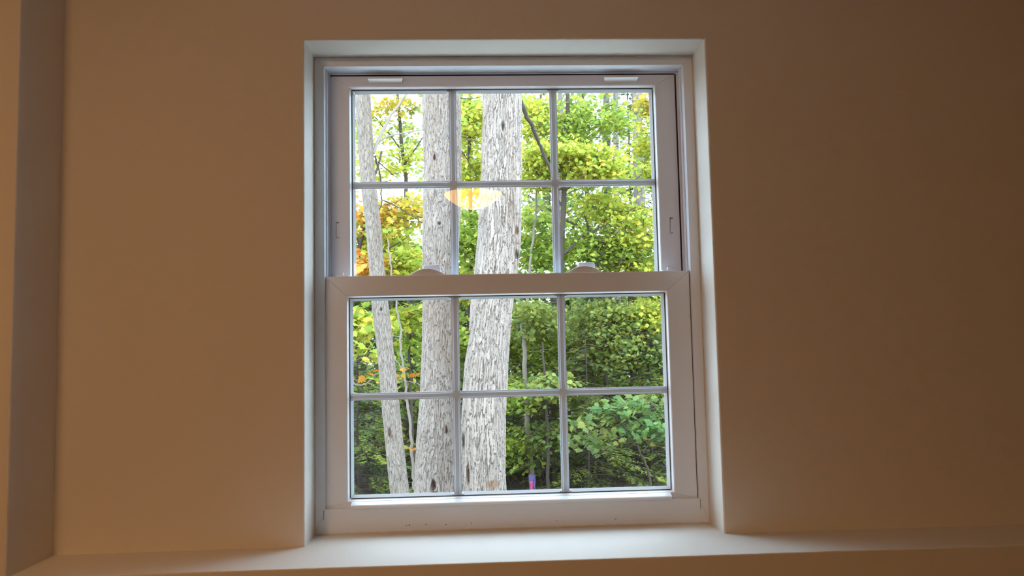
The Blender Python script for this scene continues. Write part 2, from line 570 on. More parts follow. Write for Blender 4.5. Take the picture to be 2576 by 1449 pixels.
# night latches in the stiles of the upper sash
for x in (-0.4142, 0.4068):
    z0, z1, r = 0.6850, 0.7385, .0054
    bm = bmesh.new()
    out, inn = [], []
    n = 10
    for c, sgn, a0 in ((z1 - r, 1, 0), (z0 + r, -1, math.pi)):
        for k in range(n + 1):
            a = a0 + math.pi * k / n
            out.append((x + r * math.cos(a), c + r * math.sin(a)))
            inn.append((x + (r - .0008) * math.cos(a), c + (r - .0008) * math.sin(a)))
    yo = YU - .0008
    O0 = [bm.verts.new((p[0], yo + .0006, p[1])) for p in out]
    O1 = [bm.verts.new((p[0], yo - .0006, p[1])) for p in out]
    I1 = [bm.verts.new((p[0], yo - .0006, p[1])) for p in inn]
    I0 = [bm.verts.new((p[0], yo - .0001, p[1])) for p in inn]
    m = len(out)
    for k in range(m):
        l = (k + 1) % m
        bm.faces.new((O0[k], O0[l], O1[l], O1[k])); bm.faces.new((O1[k], O1[l], I1[l], I1[k])); bm.faces.new((I1[k], I1[l], I0[l], I0[k]))
    bm.faces.new(I0)
    bmesh.ops.recalc_face_normals(bm, faces=bm.faces[:])
    nl = sub(obj_bm('night_latch', bm, M_VINYL), up_s)
    bm = bmesh.new()
    for a in ((x - .0034, x + .0034, yo - .0010, yo, .7318, .7338), (x - .0030, x + .0034, yo - .0010, yo, .6952, .6964), (x - .0036, x - .0030, yo - .0010, yo, .6960, .7325)):
        bm_box(bm, *a)
    bmesh.ops.recalc_face_normals(bm, faces=bm.faces[:])
    sub(obj_bm('latch_slot', bm, M_SLOT), up_s)
    sub(box_obj('latch_button', (x - .0024, x + .0030, yo - .0022, yo, .7235, .7315), M_VINYL, bev=.0006), up_s)
# vinyl cover joints on the sill jambs
for x in (-0.4395, 0.4385):
    sub(box_obj('cover_joint', (x - .0004, x + .0004, YF - .0004, YF + .004, .0335, .0565), M_SLOT), fr)
# dark pile weatherstrips in the gaps beside each sash
for x0_, x1_ in ((-0.4372, -0.4310), (0.4274, 0.4345)):
    sub(box_obj('weatherstrip', (x0_, x1_, YU + .003, YU + .02, .600, 1.1000), M_GASKET), fr)
sub(box_obj('weatherstrip', (-0.432, 0.428, YU + .003, YU + .02, 1.0972, 1.1030), M_GASKET), fr)
for x0_, x1_ in ((-0.4366, -0.4352), (0.4343, 0.4366)):
    sub(box_obj('weatherstrip', (x0_ - .001, x1_, YL + .004, YL + .03, .060, .5975), M_GASKET), fr)

# caulk bead where the frame meets the drywall
cv, cf = [], []
rs = random.Random(3)
parts = []
for a, b in (((-.4595, .0012), (.4595, .0012)), ((-.4595, H - .001), (.4595, H - .001)), ((-.4592, .002), (-.4592, H)), ((.4592, .002), (.4592, H))):
    n = 90
    pth = [(a[0] + (b[0] - a[0]) * t / n, YF - .0003, a[1] + (b[1] - a[1]) * t / n) for t in range(n + 1)]
    base = .0032 if a[1] == b[1] and a[1] < .1 else .0016
    parts.append(tube_np(pth, [base * rs.uniform(.7, 1.25) for _ in range(n + 1)], 6))
V, F = merge(parts)
o = mesh_np('caulk_bead', V, F, M_CAULK); sub(o, fr)
bm = bmesh.new()
for (u, v, w, h) in ((1030, 1321, 5, 1.2), (1022, 1322, 3, 1), (1072, 1319, 7, .8), (1122, 1320, 5, .9), (1186, 1316, 3, 1.2), (908, 1341, 2, 1.4), (800, 1346, 6, 1.3), (805, 1343, 3, 1.2), (1548, 1306, 7, .6), (1400, 1309, 6, .6)):
    p = at(u, v, YF - .0005); sx = w * .00047; sz = h * .00095
    vs = [bm.verts.new((p[0] + sx * math.cos(t) * rs.uniform(.7, 1.2), p[1] - rs.uniform(0, .0004), p[2] + sz * math.sin(t) * rs.uniform(.6, 1.2))) for t in [k * math.pi / 4 for k in range(8)]]
    bm.faces.new(vs)
o = obj_bm('dirt_specks', bm, M_DIRT); sub(o, fr); o['kind'] = 'stuff'


# ------------------------------------------------------------------ ceiling lamps (behind the camera; two are mirrored in the glass, the third is an added fill)
def lathe(name, prof, mat, parent, n=48):
    bm = bmesh.new()
    rings = []
    for r, z in prof:
        rings.append([bm.verts.new((r * math.cos(2 * math.pi * k / n), r * math.sin(2 * math.pi * k / n), z)) for k in range(n)])
    for a, b in zip(rings, rings[1:]):
        for k in range(n):
            bm.faces.new((a[k], a[(k + 1) % n], b[(k + 1) % n], b[k]))
    bm.faces.new(rings[0]); bm.faces.new(list(reversed(rings[-1])))
    bmesh.ops.recalc_face_normals(bm, faces=bm.faces[:])
    return obj_bm(name, bm, mat, parent, smooth=True)


def ceiling_lamp(x, y, r, dep, strength, label, col=(1.0, 0.545, 0.25), zrim=1.352):
    t = tag(empty('ceiling_lamp', (x, y, ZC)), label, 'lamp', 'flush ceiling lamps')
    zr = zrim - ZC
    lathe('lamp_pan', [(r * .55, 0.0), (r * .62, zr * .5), (r * .96, zr * .55), (r * 1.02, zr), (r * .98, zr - .002)], M_CHROME, t)
    prof = [(r * q, zr - dep * (1 - q ** 2.2)) for q in (.995, .97, .93, .88, .8, .7, .6, .5, .4, .3, .2, .1, .03)]
    lathe('glass_bowl', prof, emissive('lamp_glow', col, strength), t)
    lathe('finial', [(.004, zr - dep + .002), (.010, zr - dep - .004), (.007, zr - dep - .012), (.002, zr - dep - .016)], M_CHROME, t, 16)
    return t


ceiling_lamp(-0.095, -2.62, .180, .090, 9.0, 'warm flush ceiling lamp mirrored large in the middle upper panes', (1.0, .52, .10))
ceiling_lamp(-1.49, -6.6, .190, .115, 8.0, 'small warm ceiling lamp mirrored at the left edge of the upper sash', (1.0, .48, .10))
ceiling_lamp(-1.05, -2.0, .180, .090, 68.0, 'added warm fill lamp out of view on the left side of the room')  # added fill, clear of the glass, to brighten the wall towards the left

# ------------------------------------------------------------------ outdoors: ground
GZ = -1.75


def value_noise(x, y, seed=0):
    def hsh(i, j):
        h = (i * 374761393 + j * 668265263 + seed * 974711) & 0xffffffff
        h = ((h ^ (h >> 13)) * 1274126177) & 0xffffffff
        return ((h ^ (h >> 16)) & 0xffff) / 65535.0
    xi, yi = np.floor(x).astype(np.int64), np.floor(y).astype(np.int64)
    fx, fy = x - xi, y - yi
    fx = fx * fx * (3 - 2 * fx); fy = fy * fy * (3 - 2 * fy)
    a, b, c, d = hsh(xi, yi), hsh(xi + 1, yi), hsh(xi, yi + 1), hsh(xi + 1, yi + 1)
    return (a * (1 - fx) + b * fx) * (1 - fy) + (c * (1 - fx) + d * fx) * fy


def fbm(x, y, seed=0, octv=4):
    s, a, t = 0, 1, 0
    for k in range(octv):
        s = s + a * value_noise(x * 2 ** k, y * 2 ** k, seed + k * 17); t += a; a *= .5
    return s / t


nx, ny = 90, 90
gx = np.linspace(-30, 30, nx); gy = np.linspace(3.2, 45, ny)
GX, GY = np.meshgrid(gx, gy)
GZZ = GZ + (fbm(GX * .4, GY * .4, 5) - .5) * .35
GZZ[0] = GZ
idx = np.arange(nx * ny).reshape(ny, nx)
F = np.stack([idx[:-1, :-1], idx[:-1, 1:], idx[1:, 1:], idx[1:, :-1]], -1).reshape(-1, 4)
g = mesh_np('forest_floor', np.stack([GX, GY, GZZ], -1).reshape(-1, 3), F, M_GROUND)
tag(g, 'brown leaf-strewn forest floor beyond the window', kind='structure')
bm = bmesh.new()
bm_box(bm, -30, 30, WT, 3.25, GZ - .3, GZ)  # unseen strip below the view, added to bounce daylight onto the soffit
struct('bounce_strip', bm, M_BOUNCE)['label'] = 'unseen pale gravel strip added by the house to bounce daylight up'

# ------------------------------------------------------------------ trees
PAL = {
    'yg': ((0.50, 0.48, 0.060), (0.40, 0.45, 0.065), (0.58, 0.49, 0.065), (0.29, 0.37, 0.055)),
    'green': ((0.25, 0.33, 0.05), (0.34, 0.40, 0.06), (0.17, 0.25, 0.04), (0.42, 0.42, 0.06)),
    'cool': ((0.13, 0.23, 0.07), (0.17, 0.27, 0.08), (0.10, 0.18, 0.055), (0.21, 0.29, 0.07)),
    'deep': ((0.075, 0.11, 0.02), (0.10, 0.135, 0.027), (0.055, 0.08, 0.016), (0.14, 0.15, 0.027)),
    'sage': ((0.17, 0.225, 0.065), (0.22, 0.26, 0.07), (0.12, 0.17, 0.05), (0.25, 0.25, 0.055)),
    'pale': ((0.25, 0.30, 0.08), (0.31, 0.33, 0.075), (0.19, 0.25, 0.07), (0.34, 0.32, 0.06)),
    'gold': ((0.48, 0.32, 0.035), (0.42, 0.33, 0.04), (0.52, 0.29, 0.035), (0.34, 0.32, 0.04)),
    'orange': ((0.54, 0.235, 0.035), (0.56, 0.18, 0.03), (0.48, 0.30, 0.035), (0.37, 0.31, 0.04)),
    'rust': ((0.24, 0.10, 0.03), (0.28, 0.135, 0.034), (0.18, 0.11, 0.026), (0.15, 0.15, 0.03)),
}

# maple leaf outline (unit size, stem at the origin, tip along +x)
_lf = [(0, .0), (.10, .30), (-.02, .46), (.26, .40), (.36, .62), (.52, .34), (.70, .38), (.68, .20), (1.0, 0)]
LEAF2D = np.array(_lf + [(x, -y) for x, y in reversed(_lf[1:-1])])
LEAF_SMALL = np.array([(0, 0), (.08, .34), (.38, .48), (.62, .26), (1, 0), (.62, -.26), (.38, -.48), (.08, -.34)])


def leaf_frames(n, rng, tilt=0.55, aim=None):
    yaw = rng.uniform(0, 2 * math.pi, n)
    pit = rng.normal(-.35, .35, n)
    rol = rng.normal(0, tilt, n)
    d = np.stack([np.cos(yaw) * np.cos(pit), np.sin(yaw) * np.cos(pit), np.sin(pit)], -1)
    s = np.stack([-np.sin(yaw), np.cos(yaw), np.zeros(n)], -1)
    up = np.cross(d, s)
    s2 = np.cos(rol)[:, None] * s + np.sin(rol)[:, None] * up
    up2 = np.cross(d, s2)
    return d, s2, up2


def leaf_mass(name, C, size, cols, parent, rng, shape=LEAF_SMALL, mat=None):
    n = len(C)
    if n == 0: return None
    d, s, up = leaf_frames(n, rng)
    k = len(shape)
    lx, ly = shape[:, 0], shape[:, 1]
    lz = -.18 * np.abs(ly) - .10 * lx ** 2
    sz = np.asarray(size)[:, None, None]
    V = C[:, None, :] + sz * (lx[None, :, None] * d[:, None, :] + ly[None, :, None] * s[:, None, :] + lz[None, :, None] * up[:, None, :])
    F = (np.arange(n)[:, None] * k + np.arange(k)[None, :])
    c = np.repeat(cols, k, axis=0)
    o = mesh_np(name, V.reshape(-1, 3), F, mat or M_LEAF, parent, smooth=False, colors=c)
    o['kind'] = 'stuff'
    return o


_leaf_mesh = []
def leaf_mesh_variants():
    if _leaf_mesh: return _leaf_mesh
    for cu in (.10, .25, .4):
        lx, ly = LEAF2D[:, 0], LEAF2D[:, 1]
        lz = -.22 * np.abs(ly) - cu * lx ** 2 * .6
        n = len(LEAF2D)
        V = np.concatenate([np.stack([lx, ly, lz], -1), [[.42, 0, .02 - cu * .1]], [[-.30, 0, .10], [-.30, .012, .10], [0, .012, 0]]])
        F = [(n, k, (k + 1) % n) for k in range(n)] + [(n + 1, n + 2, n + 3, 0)]
        me = bpy.data.meshes.new('leaf')
        me.from_pydata([tuple(v) for v in V], [], F)
        me.materials.append(M_LEAF1)
        _leaf_mesh.append(me)
    return _leaf_mesh


def leaf_objects(C, size, cols, parent, rng):
    """each leaf that can be told apart is an object of its own, sharing three meshes"""
    ms = leaf_mesh_variants()
    d, s, up = leaf_frames(len(C), rng, .5)
    pl = Vector(parent.location)
    for i in range(len(C)):
        o = bpy.data.objects.new('leaf', ms[i % 3])
        z = float(size[i])
        m = Matrix(((d[i][0] * z, s[i][0] * z, up[i][0] * z, C[i][0] - pl.x),
                    (d[i][1] * z, s[i][1] * z, up[i][1] * z, C[i][1] - pl.y),
                    (d[i][2] * z, s[i][2] * z, up[i][2] * z, C[i][2] - pl.z), (0, 0, 0, 1)))
        o.matrix_local = m
        o.color = (*cols[i], 1)
        COL.objects.link(o)
        o.parent = parent


def pick_cols(pal, n, rng):
    p = np.array(PAL[pal])
    c = p[rng.integers(0, len(p), n)]
    return np.clip(c * rng.uniform(.75, 1.2, (n, 1)), 0, .95)


def in_view(C):
    u, v, dd = proj(C)
    return (u > 872) & (u < 1700) & (v > 222) & (v < 1262)


def spray_points(center, radii, nspray, per, rng, flat=.10, srad=.34):
    """leaves in layered sprays inside an ellipsoid; also gives the spray centres"""
    q = rng.normal(size=(nspray, 3)); q /= np.linalg.norm(q, axis=1, keepdims=True)
    q *= rng.uniform(0, 1, (nspray, 1)) ** (1 / 2.2)
    sc = center + q * radii
    a = rng.uniform(0, 2 * math.pi, (nspray, per)); r = np.sqrt(rng.uniform(0, 1, (nspray, per))) * srad
    r = r * rng.uniform(.55, 1.3, (nspray, 1))
    off = np.stack([np.cos(a) * r, np.sin(a) * r, rng.normal(0, flat, (nspray, per)) - .25 * r], -1)
    return (sc[:, None, :] + off).reshape(-1, 3), sc


def bark_surface(name, zs, cx, cy, rad, seg, parent, rng_seed, tintA, tintB, crack, plate=(.034, .12), depth=.012, warm=0.35, lobes=.05, holes=0.0, gouges=()):
    """trunk skin with separate raised bark plates; local coordinates are the parent's"""
    nz = len(zs)
    nf = int(seg * .72)      # finer towards the house
    th = np.concatenate([np.linspace(-math.pi * 1.08, math.pi * .08, nf, endpoint=False), np.linspace(math.pi * .08, math.pi * .92, seg - nf, endpoint=False)])
    TH, Z = np.meshgrid(th, zs)
    R = np.repeat(rad[:, None], seg, 1)
    R = R * (1 + lobes * np.sin(2 * TH + 1.3 * Z + rng_seed) + lobes * .6 * np.sin(3 * TH - .9 * Z + 2 * rng_seed))
    r0 = float(np.median(rad))
    ncol = max(5, int(round(2 * math.pi * r0 / plate[0])))
    S = TH / (2 * math.pi) * ncol
    T = Z / plate[1]
    S = S + (fbm(np.cos(TH) * 2.2 + 9, Z * 3.2 + np.sin(TH) * 2.2, rng_seed) - .5) * 2.2
    T = T + (fbm(np.cos(TH) * 3 + 4, Z * 5 + np.sin(TH) * 3, rng_seed + 3) - .5) * 2.2
    S = S + (fbm(np.cos(TH) * r0 * 60 + 5, Z * 40 + np.sin(TH) * r0 * 60, rng_seed + 31, 3) - .5) * .30
    T = T + (fbm(np.cos(TH) * r0 * 150 + 1, Z * 30 + np.sin(TH) * r0 * 150, rng_seed + 33, 3) - .5) * .55
    si, ti = np.floor(S).astype(np.int64), np.floor(T).astype(np.int64)
    f1 = np.full(S.shape, 9.); f2 = np.full(S.shape, 9.); ids = np.zeros(S.shape); lowz = np.zeros(S.shape)
    def h(i, j, sd):
        q = ((i % ncol) * 374761393 + j * 668265263 + sd * 1442695) & 0xffffffff
        q = ((q ^ (q >> 13)) * 1274126177) & 0xffffffff
        return ((q ^ (q >> 16)) & 0xffff) / 65535.0
    for a in (-1, 0, 1):
        for b in (-1, 0, 1):
            ii, jj = si + a, ti + b
            px = ii + .5 + (h(ii, jj, 1 + rng_seed) - .5) * .9; py = jj + .5 + (h(ii, jj, 2 + rng_seed) - .5) * .9
            dd = np.sqrt((S - px) ** 2 + (T - py) ** 2)
            new = dd < f1
            f2 = np.where(new, f1, np.minimum(f2, dd))
            ids = np.where(new, h(ii, jj, 7 + rng_seed), ids)
            lowz = np.where(new, T - py, lowz)
            f1 = np.where(new, dd, f1)
    open_ = .30 + 1.1 * fbm(np.cos(TH) * 4 + 7, Z * 6 + np.sin(TH) * 4, rng_seed + 55, 3)
    edge = np.clip((f2 - f1) / (.20 * open_), 0, 1)
    plateau = edge * edge * (3 - 2 * edge)
    fine = fbm(S * 4.0, T * 7.0, rng_seed + 9, 3)
    strand = fbm(S * 5.0, T * .9, rng_seed + 19, 3)
    H_ = depth * (plateau * (.35 + .95 * ids) - .55 * lowz * plateau + .16 * (fine - .5) + .35 * (strand - .5))
    R = R + H_ - depth * .4
    X = cx[:, None] + R * np.cos(TH); Y = cy[:, None] + R * np.sin(TH)
    V = np.stack([X, Y, Z], -1).reshape(-1, 3)
    i = np.arange(nz - 1)[:, None] * seg; j = np.arange(seg)[None, :]; k = (j + 1) % seg
    F = np.stack([i + j, i + k, i + seg + k, i + seg + j], -1).reshape(-1, 4)
    lowf = fbm(np.cos(TH) * 1.5 + 3, Z * 1.6 + np.sin(TH) * 1.5, rng_seed + 21)
    wmask = np.clip((lowf - .55) / .18, 0, 1) * warm
    base = np.array(tintA)[None, None, :] * (.84 + .30 * ids[..., None]) * (.80 + .25 * fine[..., None] + .20 * strand[..., None])
    base = base * (1 - wmask[..., None]) + np.array(tintB)[None, None, :] * wmask[..., None]
    ck = (1 - plateau)[..., None] * .75
    col = base * (1 - ck) + np.array(crack)[None, None, :] * ck
    for (gx_, gz_, gw, gh, gd, gc) in gouges:     # wounds and hollows in the bark, on the side towards the house
        wob = (fine - .5) * .8
        gm = np.exp(-((X - gx_) / gw) ** 2 - ((Z - gz_) / gh) ** 2 + wob) * (np.sin(TH) < 0)
        gm = np.clip(gm * 2 - .7, 0, 1)
        V.reshape(nz, seg, 3)[..., 1] += gm * gd
        col = col * (1 - gm[..., None]) + np.array(gc)[None, None, :] * gm[..., None]
    if holes:
        hm = (value_noise(np.cos(TH) * 9 + 31, Z * 22 + np.sin(TH) * 9, rng_seed + 40) > 1 - holes)[..., None]
        col = np.where(hm, col * .45, col)
    return mesh_np(name, V, F, M_BARK, parent, smooth=True, colors=np.clip(col.reshape(-1, 3), 0, 1))


def trunk_from_outline(name, label, rows, Y, cat='tree', seg=150, dz=.008, ztop=5.2, parts_name='trunk', flare=1.12, group=None, gouges=(), fine_z=None, **kw):
    """rows: (row, left edge, right edge) read from the photograph; stands on the ground at distance Y"""
    P_ = []
    for v, a, b in rows:
        l, r = at(a, v, Y), at(b, v, Y)
        P_.append((.5 * (l[2] + r[2]), .5 * (l[0] + r[0]), .5 * abs(r[0] - l[0]) * .985))
    P_.sort()
    zz = np.array([p[0] for p in P_]); xx = np.array([p[1] for p in P_]); rr = np.array([p[2] for p in P_])
    zs = np.arange(GZ - .12, ztop, dz)
    if fine_z: zs = np.concatenate([np.arange(GZ - .12, fine_z[0], .02), np.arange(fine_z[0], fine_z[1], fine_z[2]), np.arange(fine_z[1], ztop, .03)])
    slope_t = (xx[-1] - xx[-3]) / (zz[-1] - zz[-3]); slope_b = (xx[2] - xx[0]) / (zz[2] - zz[0])
    cx = np.interp(zs, zz, xx); rad = np.interp(zs, zz, rr)
    hi = zs > zz[-1]; lo = zs < zz[0]
    cx[hi] = xx[-1] + slope_t * (zs[hi] - zz[-1]); rad[hi] = rr[-1] * np.clip(1 - .05 * (zs[hi] - zz[-1]), .3, 1)
    cx[lo] = xx[0] + slope_b * (zs[lo] - zz[0]); rad[lo] = rr[0] * (1 + (flare - 1) * ((zz[0] - zs[lo]) / (zz[0] - zs[0])) ** 2 * 3)
    def soft(a):
        zg = np.arange(zs[0], zs[-1], .01); b = np.interp(zg, zs, a)
        b = np.convolve(np.pad(b, 12, mode='edge'), np.ones(25) / 25, 'valid')
        return np.interp(zs, zg, b)
    cx, rad = soft(cx), soft(rad)
    root = tag(empty(name, (cx[0], Y, GZ)), label, cat, group)
    gg = []
    for (u, v, w, h, dp, c) in gouges:
        q = at(u, v, Y - .1); px = (Y - CAM[1]) / FPX
        gg.append((q[0] - cx[0], q[2] - GZ, w * px, h * px, dp, c))
    kw['gouges'] = gg
    o = bark_surface(parts_name, zs - GZ, cx - cx[0], np.zeros_like(cx), rad, seg, root, kw.pop('seed', 1), **kw)
    return root, (zs, cx, rad)


BIG = dict(tintA=(.228, .176, .142), tintB=(.165, .098, .058), crack=(.055, .038, .028))
t3_rows = [(230, 1218, 1308), (340, 1215, 1307), (450, 1212, 1308), (520, 1208, 1308), (600, 1205, 1308), (690, 1195, 1301), (760, 1187, 1291), (830, 1184, 1286), (880, 1176, 1282), (930, 1169, 1280), (1000, 1164, 1276), (1100, 1160, 1274), (1200, 1163, 1275), (1250, 1166, 1278)]
t2_rows = [(230, 1065, 1156), (340, 1066, 1158), (450, 1067, 1160), (560, 1063, 1156), (690, 1060, 1152), (760, 1060, 1150), (900, 1058, 1148), (985, 1054, 1149), (1100, 1046, 1151), (1180, 1043, 1152), (1250, 1043, 1157)]
t1_rows = [(230, 892, 932), (340, 898, 938), (450, 906, 944), (560, 919, 957), (690, 930, 966), (760, 934, 975), (900, 952, 991), (985, 958, 999), (1100, 969, 1012), (1180, 976, 1022), (1250, 985, 1030)]
trunk3, c3 = trunk_from_outline('bark_tree', 'thickest leaning tree trunk with shaggy pale bark right of the left grille bars', t3_rows, 5.0, seed=3, depth=.0115, plate=(.018, .20), seg=240, fine_z=(-1.15, 3.0, .005),
    gouges=[(1265, 320, 5, 16, .02, (.035, .026, .02)), (1300, 580, 6, 14, .02, (.075, .035, .018)), (1300, 640, 7, 14, .03, (.035, .026, .02)), (1178, 1195, 5, 30, .03, (.075, .035, .018)), (1166, 1110, 5, 26, .02, (.035, .026, .02)), (1228, 985, 14, 6, .012, (.075, .035, .018)), (1238, 1215, 22, 14, .006, (.17, .10, .06))], **BIG)
trunk2, c2 = trunk_from_outline('bark_tree', 'upright pale tree trunk half hidden by the left vertical grille bars', t2_rows, 5.5, seed=8, depth=.0070, plate=(.0145, .14), seg=220, fine_z=(-1.25, 3.1, .0055),
    gouges=[(1094, 400, 4, 10, .03, (.075, .035, .018)), (1106, 565, 5, 5, .02, (.035, .026, .02)), (1092, 1218, 7, 16, .05, (.075, .035, .018)), (1095, 1238, 12, 6, .04, (.075, .035, .018)), (1124, 1080, 4, 14, .02, (.075, .035, .018))], **BIG)
trunk1, c1 = trunk_from_outline('bark_tree', 'slender pale leaning trunk left of the two thick trunks', t1_rows, 4.8, seed=5, seg=130, depth=.0040, plate=(.012, .09), holes=.08, fine_z=(-1.15, 3.0, .006),
    gouges=[(979, 1090, 6, 16, .012, (.075, .035, .018)), (957, 778, 4, 6, .01, (.035, .026, .02))], tintA=(.18, .14, .11), tintB=(.125, .08, .048), crack=(.06, .043, .032))


def limb(name, pts, Y, r0, r1, parent, mat=M_TWIG, n=7, dY=0.0, sub_n=5, wob=.012, seed=1):
    """branch along picture points at distance Y, receding by dY"""
    rg = np.random.default_rng(seed)
    P_ = np.array([at(u, v, Y + dY * i / max(1, len(pts) - 1)) for i, (u, v) in enumerate(pts)])
    t = np.linspace(0, len(P_) - 1, (len(P_) - 1) * sub_n + 1)
    Q = np.stack([np.interp(t, np.arange(len(P_)), P_[:, k]) for k in range(3)], -1)
    for _ in range(3): Q[1:-1] = .25 * Q[:-2] + .5 * Q[1:-1] + .25 * Q[2:]
    Q[1:-1] += rg.normal(0, wob * .25, (len(Q) - 2, 3))
    V, F = tube_np(Q, np.linspace(r0, r1, len(Q)), n)
    V = V - np.array(parent.location)
    return mesh_np(name, V, F, mat, parent)


# limbs of the slender trunk
limb('branch', [(938, 385), (962, 330), (990, 280), (1025, 232), (1060, 190)], 4.85, .016, .009, trunk1, M_PALETWIG, dY=.5)
limb('branch', [(948, 362), (975, 342), (1020, 335), (1070, 325)], 4.95, .010, .004, trunk1, M_PALETWIG, dY=.4)
limb('branch', [(943, 392), (957, 440), (962, 500), (950, 545)], 4.9, .009, .004, trunk1, dY=.2)
limb('branch', [(952, 408), (985, 436), (1008, 455)], 4.9, .006, .003, trunk1, dY=.2)
limb('branch', [(962, 503), (1000, 520), (1030, 540), (1062, 560)], 4.95, .005, .003, trunk1, dY=.3)
# dark limb right of the thick trunk, behind it
limb('branch', [(1300, 232), (1313, 262), (1330, 302), (1348, 340), (1362, 375), (1385, 425), (1400, 470)], 5.5, .024, .014, trunk3, dY=.9, wob=.02)
limb('branch', [(1340, 325), (1362, 333), (1376, 352)], 5.7, .007, .003, trunk3, dY=.2)


def small_tree(name, label, stems, Y, foliage=(), mat=M_PALETWIG, cat='tree', group=None, seed=1, leafsize=.085, singles=0, n_side=8, more=1.0):
    """stems: list of (points, r0, r1) in the photograph at distance Y; first one is carried down to the ground.
    foliage: (u, v, half-width px, half-height px, Y, half-depth, sprays, leaves per spray, palette)"""
    rg = np.random.default_rng(seed)
    base = at(*stems[0][0][0], Y)
    root = tag(empty(name, (base[0], Y, GZ)), label, cat, group)
    loc = np.array(root.location)
    for si, (pts, r0, r1) in enumerate(stems):
        P_ = np.array([at(u, v, Y) for u, v in pts])
        if si == 0:
            P_ = np.vstack([[P_[0][0], Y, GZ - .05], P_])
        t = np.linspace(0, len(P_) - 1, (len(P_) - 1) * 6 + 1)
        Q = np.stack([np.interp(t, np.arange(len(P_)), P_[:, k]) for k in range(3)], -1)
        Q[1:-1] += rg.normal(0, .006, (len(Q) - 2, 3))
        V, F = tube_np(Q - loc, np.linspace(r0, r1, len(Q)), n_side)
        mesh_np('trunk' if si == 0 else 'branch', V, F, mat, root)
    allC, allK, allS, twigs = [], [], [], []
    for (u, v, ru, rv, Yf, rd, ns, per, pal) in foliage:
        c = at(u, v, Yf); s = (Yf - CAM[1]) / FPX; per = int(per * more)
        C, sc = spray_points(c, np.array([ru * s, rd, rv * s]), ns, per, rg, flat=.045, srad=.30)
        allC.append(C); allK.append(pick_cols(pal, len(C), rg)); allS.append(rg.uniform(.7, 1.25, len(C)) * leafsize)
        for q in sc[::2]:
            e = q + rg.normal(0, .25, 3) * np.array([1, .6, .3]) + np.array([0, 0, -.15])
            m = .5 * (q + e) + rg.normal(0, .03, 3)
            twigs.append(tube_np(np.array([e, m, q]) - loc, [.006, .004, .002], 4))
    if allC:
        C = np.concatenate(allC); K = np.concatenate(allK); S = np.concatenate(allS)
        keep = C[:, 2] > GZ + .05
        C, K, S = C[keep], K[keep], S[keep]
        if singles:
            vis = np.where(in_view(C))[0]
            vis = vis[np.argsort(-(S[vis] / (C[vis][:, 1] - CAM[1])))][:singles]
            leaf_objects(C[vis], S[vis], K[vis], root, rg)
            msk = np.ones(len(C), bool); msk[vis] = False
            C, K, S = C[msk], K[msk], S[msk]
        leaf_mass('foliage', C - loc, S, K, root, rg)
        V, F = merge(twigs)
        tw = mesh_np('twigs', V, F, mat, root); tw['kind'] = 'stuff'
    return root


# saplings close to the trunks
small_tree('sapling', 'thin pale sapling leaning between the slender trunk and the thick trunk', [
    ([(1042, 1235), (1039, 1180), (1033, 1100), (1026, 1010), (1021, 960), (1010, 900), (1006, 830), (996, 750), (985, 690), (975, 600)], .017, .008),
    ([(1016, 945), (1006, 918), (994, 903)], .009, .005)], 6.0,
    foliage=[(990, 945, 18, 22, 5.7, .1, 3, 7, 'orange'), (1018, 1118, 10, 16, 5.7, .08, 2, 4, 'orange')], seed=4, leafsize=.06, singles=60)
small_tree('sapling', 'tall forked grey sapling with bright flagging tape near its foot', [
    ([(1341, 1250), (1337, 1180), (1327, 1090), (1322, 1000), (1320, 900), (1318, 838)], .040, .032),
    ([(1318, 842), (1312, 800), (1304, 745), (1296, 660), (1292, 560)], .026, .014),
    ([(1319, 842), (1323, 800), (1328, 745), (1334, 660), (1345, 560), (1350, 480), (1380, 440)], .026, .012),
    ([(1318, 852), (1300, 848), (1280, 845)], .008, .004), ([(1330, 885), (1360, 882), (1390, 876)], .007, .004),
    ([(1346, 540), (1370, 515), (1386, 490)], .010, .005)], 9.0,
    foliage=[(1345, 800, 45, 60, 9.3, .6, 26, 22, 'pale'), (1350, 600, 50, 110, 9.4, .7, 40, 22, 'green')], seed=6, leafsize=.085, singles=200)

# thin dark twigs crossing between the two thick trunks
for pts_ in ([(1150, 247), (1185, 249), (1215, 243)], [(1150, 340), (1190, 352), (1214, 363)], [(1158, 384), (1205, 405)], [(1158, 374), (1180, 408), (1202, 445)], [(1150, 620), (1172, 640), (1192, 660)]):
    limb('branch', pts_, 5.62, .006, .003, trunk2, dY=.25)

# flagging tape round the forked sapling
tp = at(1339, 1215, 9.0)
tape = tag(empty('flagging_tape', (tp[0], 9.0, tp[2])), 'pink and violet flagging tape tied round the forked sapling', 'tape')
s_ = (9.0 - CAM[1]) / FPX
lathe('tape_band', [(.044, 20 * s_), (.047, 16 * s_), (.047, 8 * s_), (.044, 5 * s_)], M_TAPE_B, tape, 20)
rg = np.random.default_rng(2)
for dx, w, z0, z1, m in ((-.010, .042, 6, -24, M_TAPE_P), (.030, .018, 12, -18, M_TAPE_B)):
    n = 8
    Vt = []
    for k in range(n + 1):
        z = (z0 + (z1 - z0) * k / n) * s_
        yy = -.055 - .006 * math.sin(k * 1.1 + dx * 90)
        for e, th_ in ((-1, 0), (1, 0), (1, .002), (-1, .002)):
            Vt.append((dx + e * w / 2 + .004 * math.sin(k), yy + th_, z))
    Ft = []
    for k in range(n):
        for e in range(4):
            Ft.append((k * 4 + e, k * 4 + (e + 1) % 4, k * 4 + 4 + (e + 1) % 4, k * 4 + 4 + e))
    mesh_np('tape_tail', np.array(Vt), Ft, m, tape)

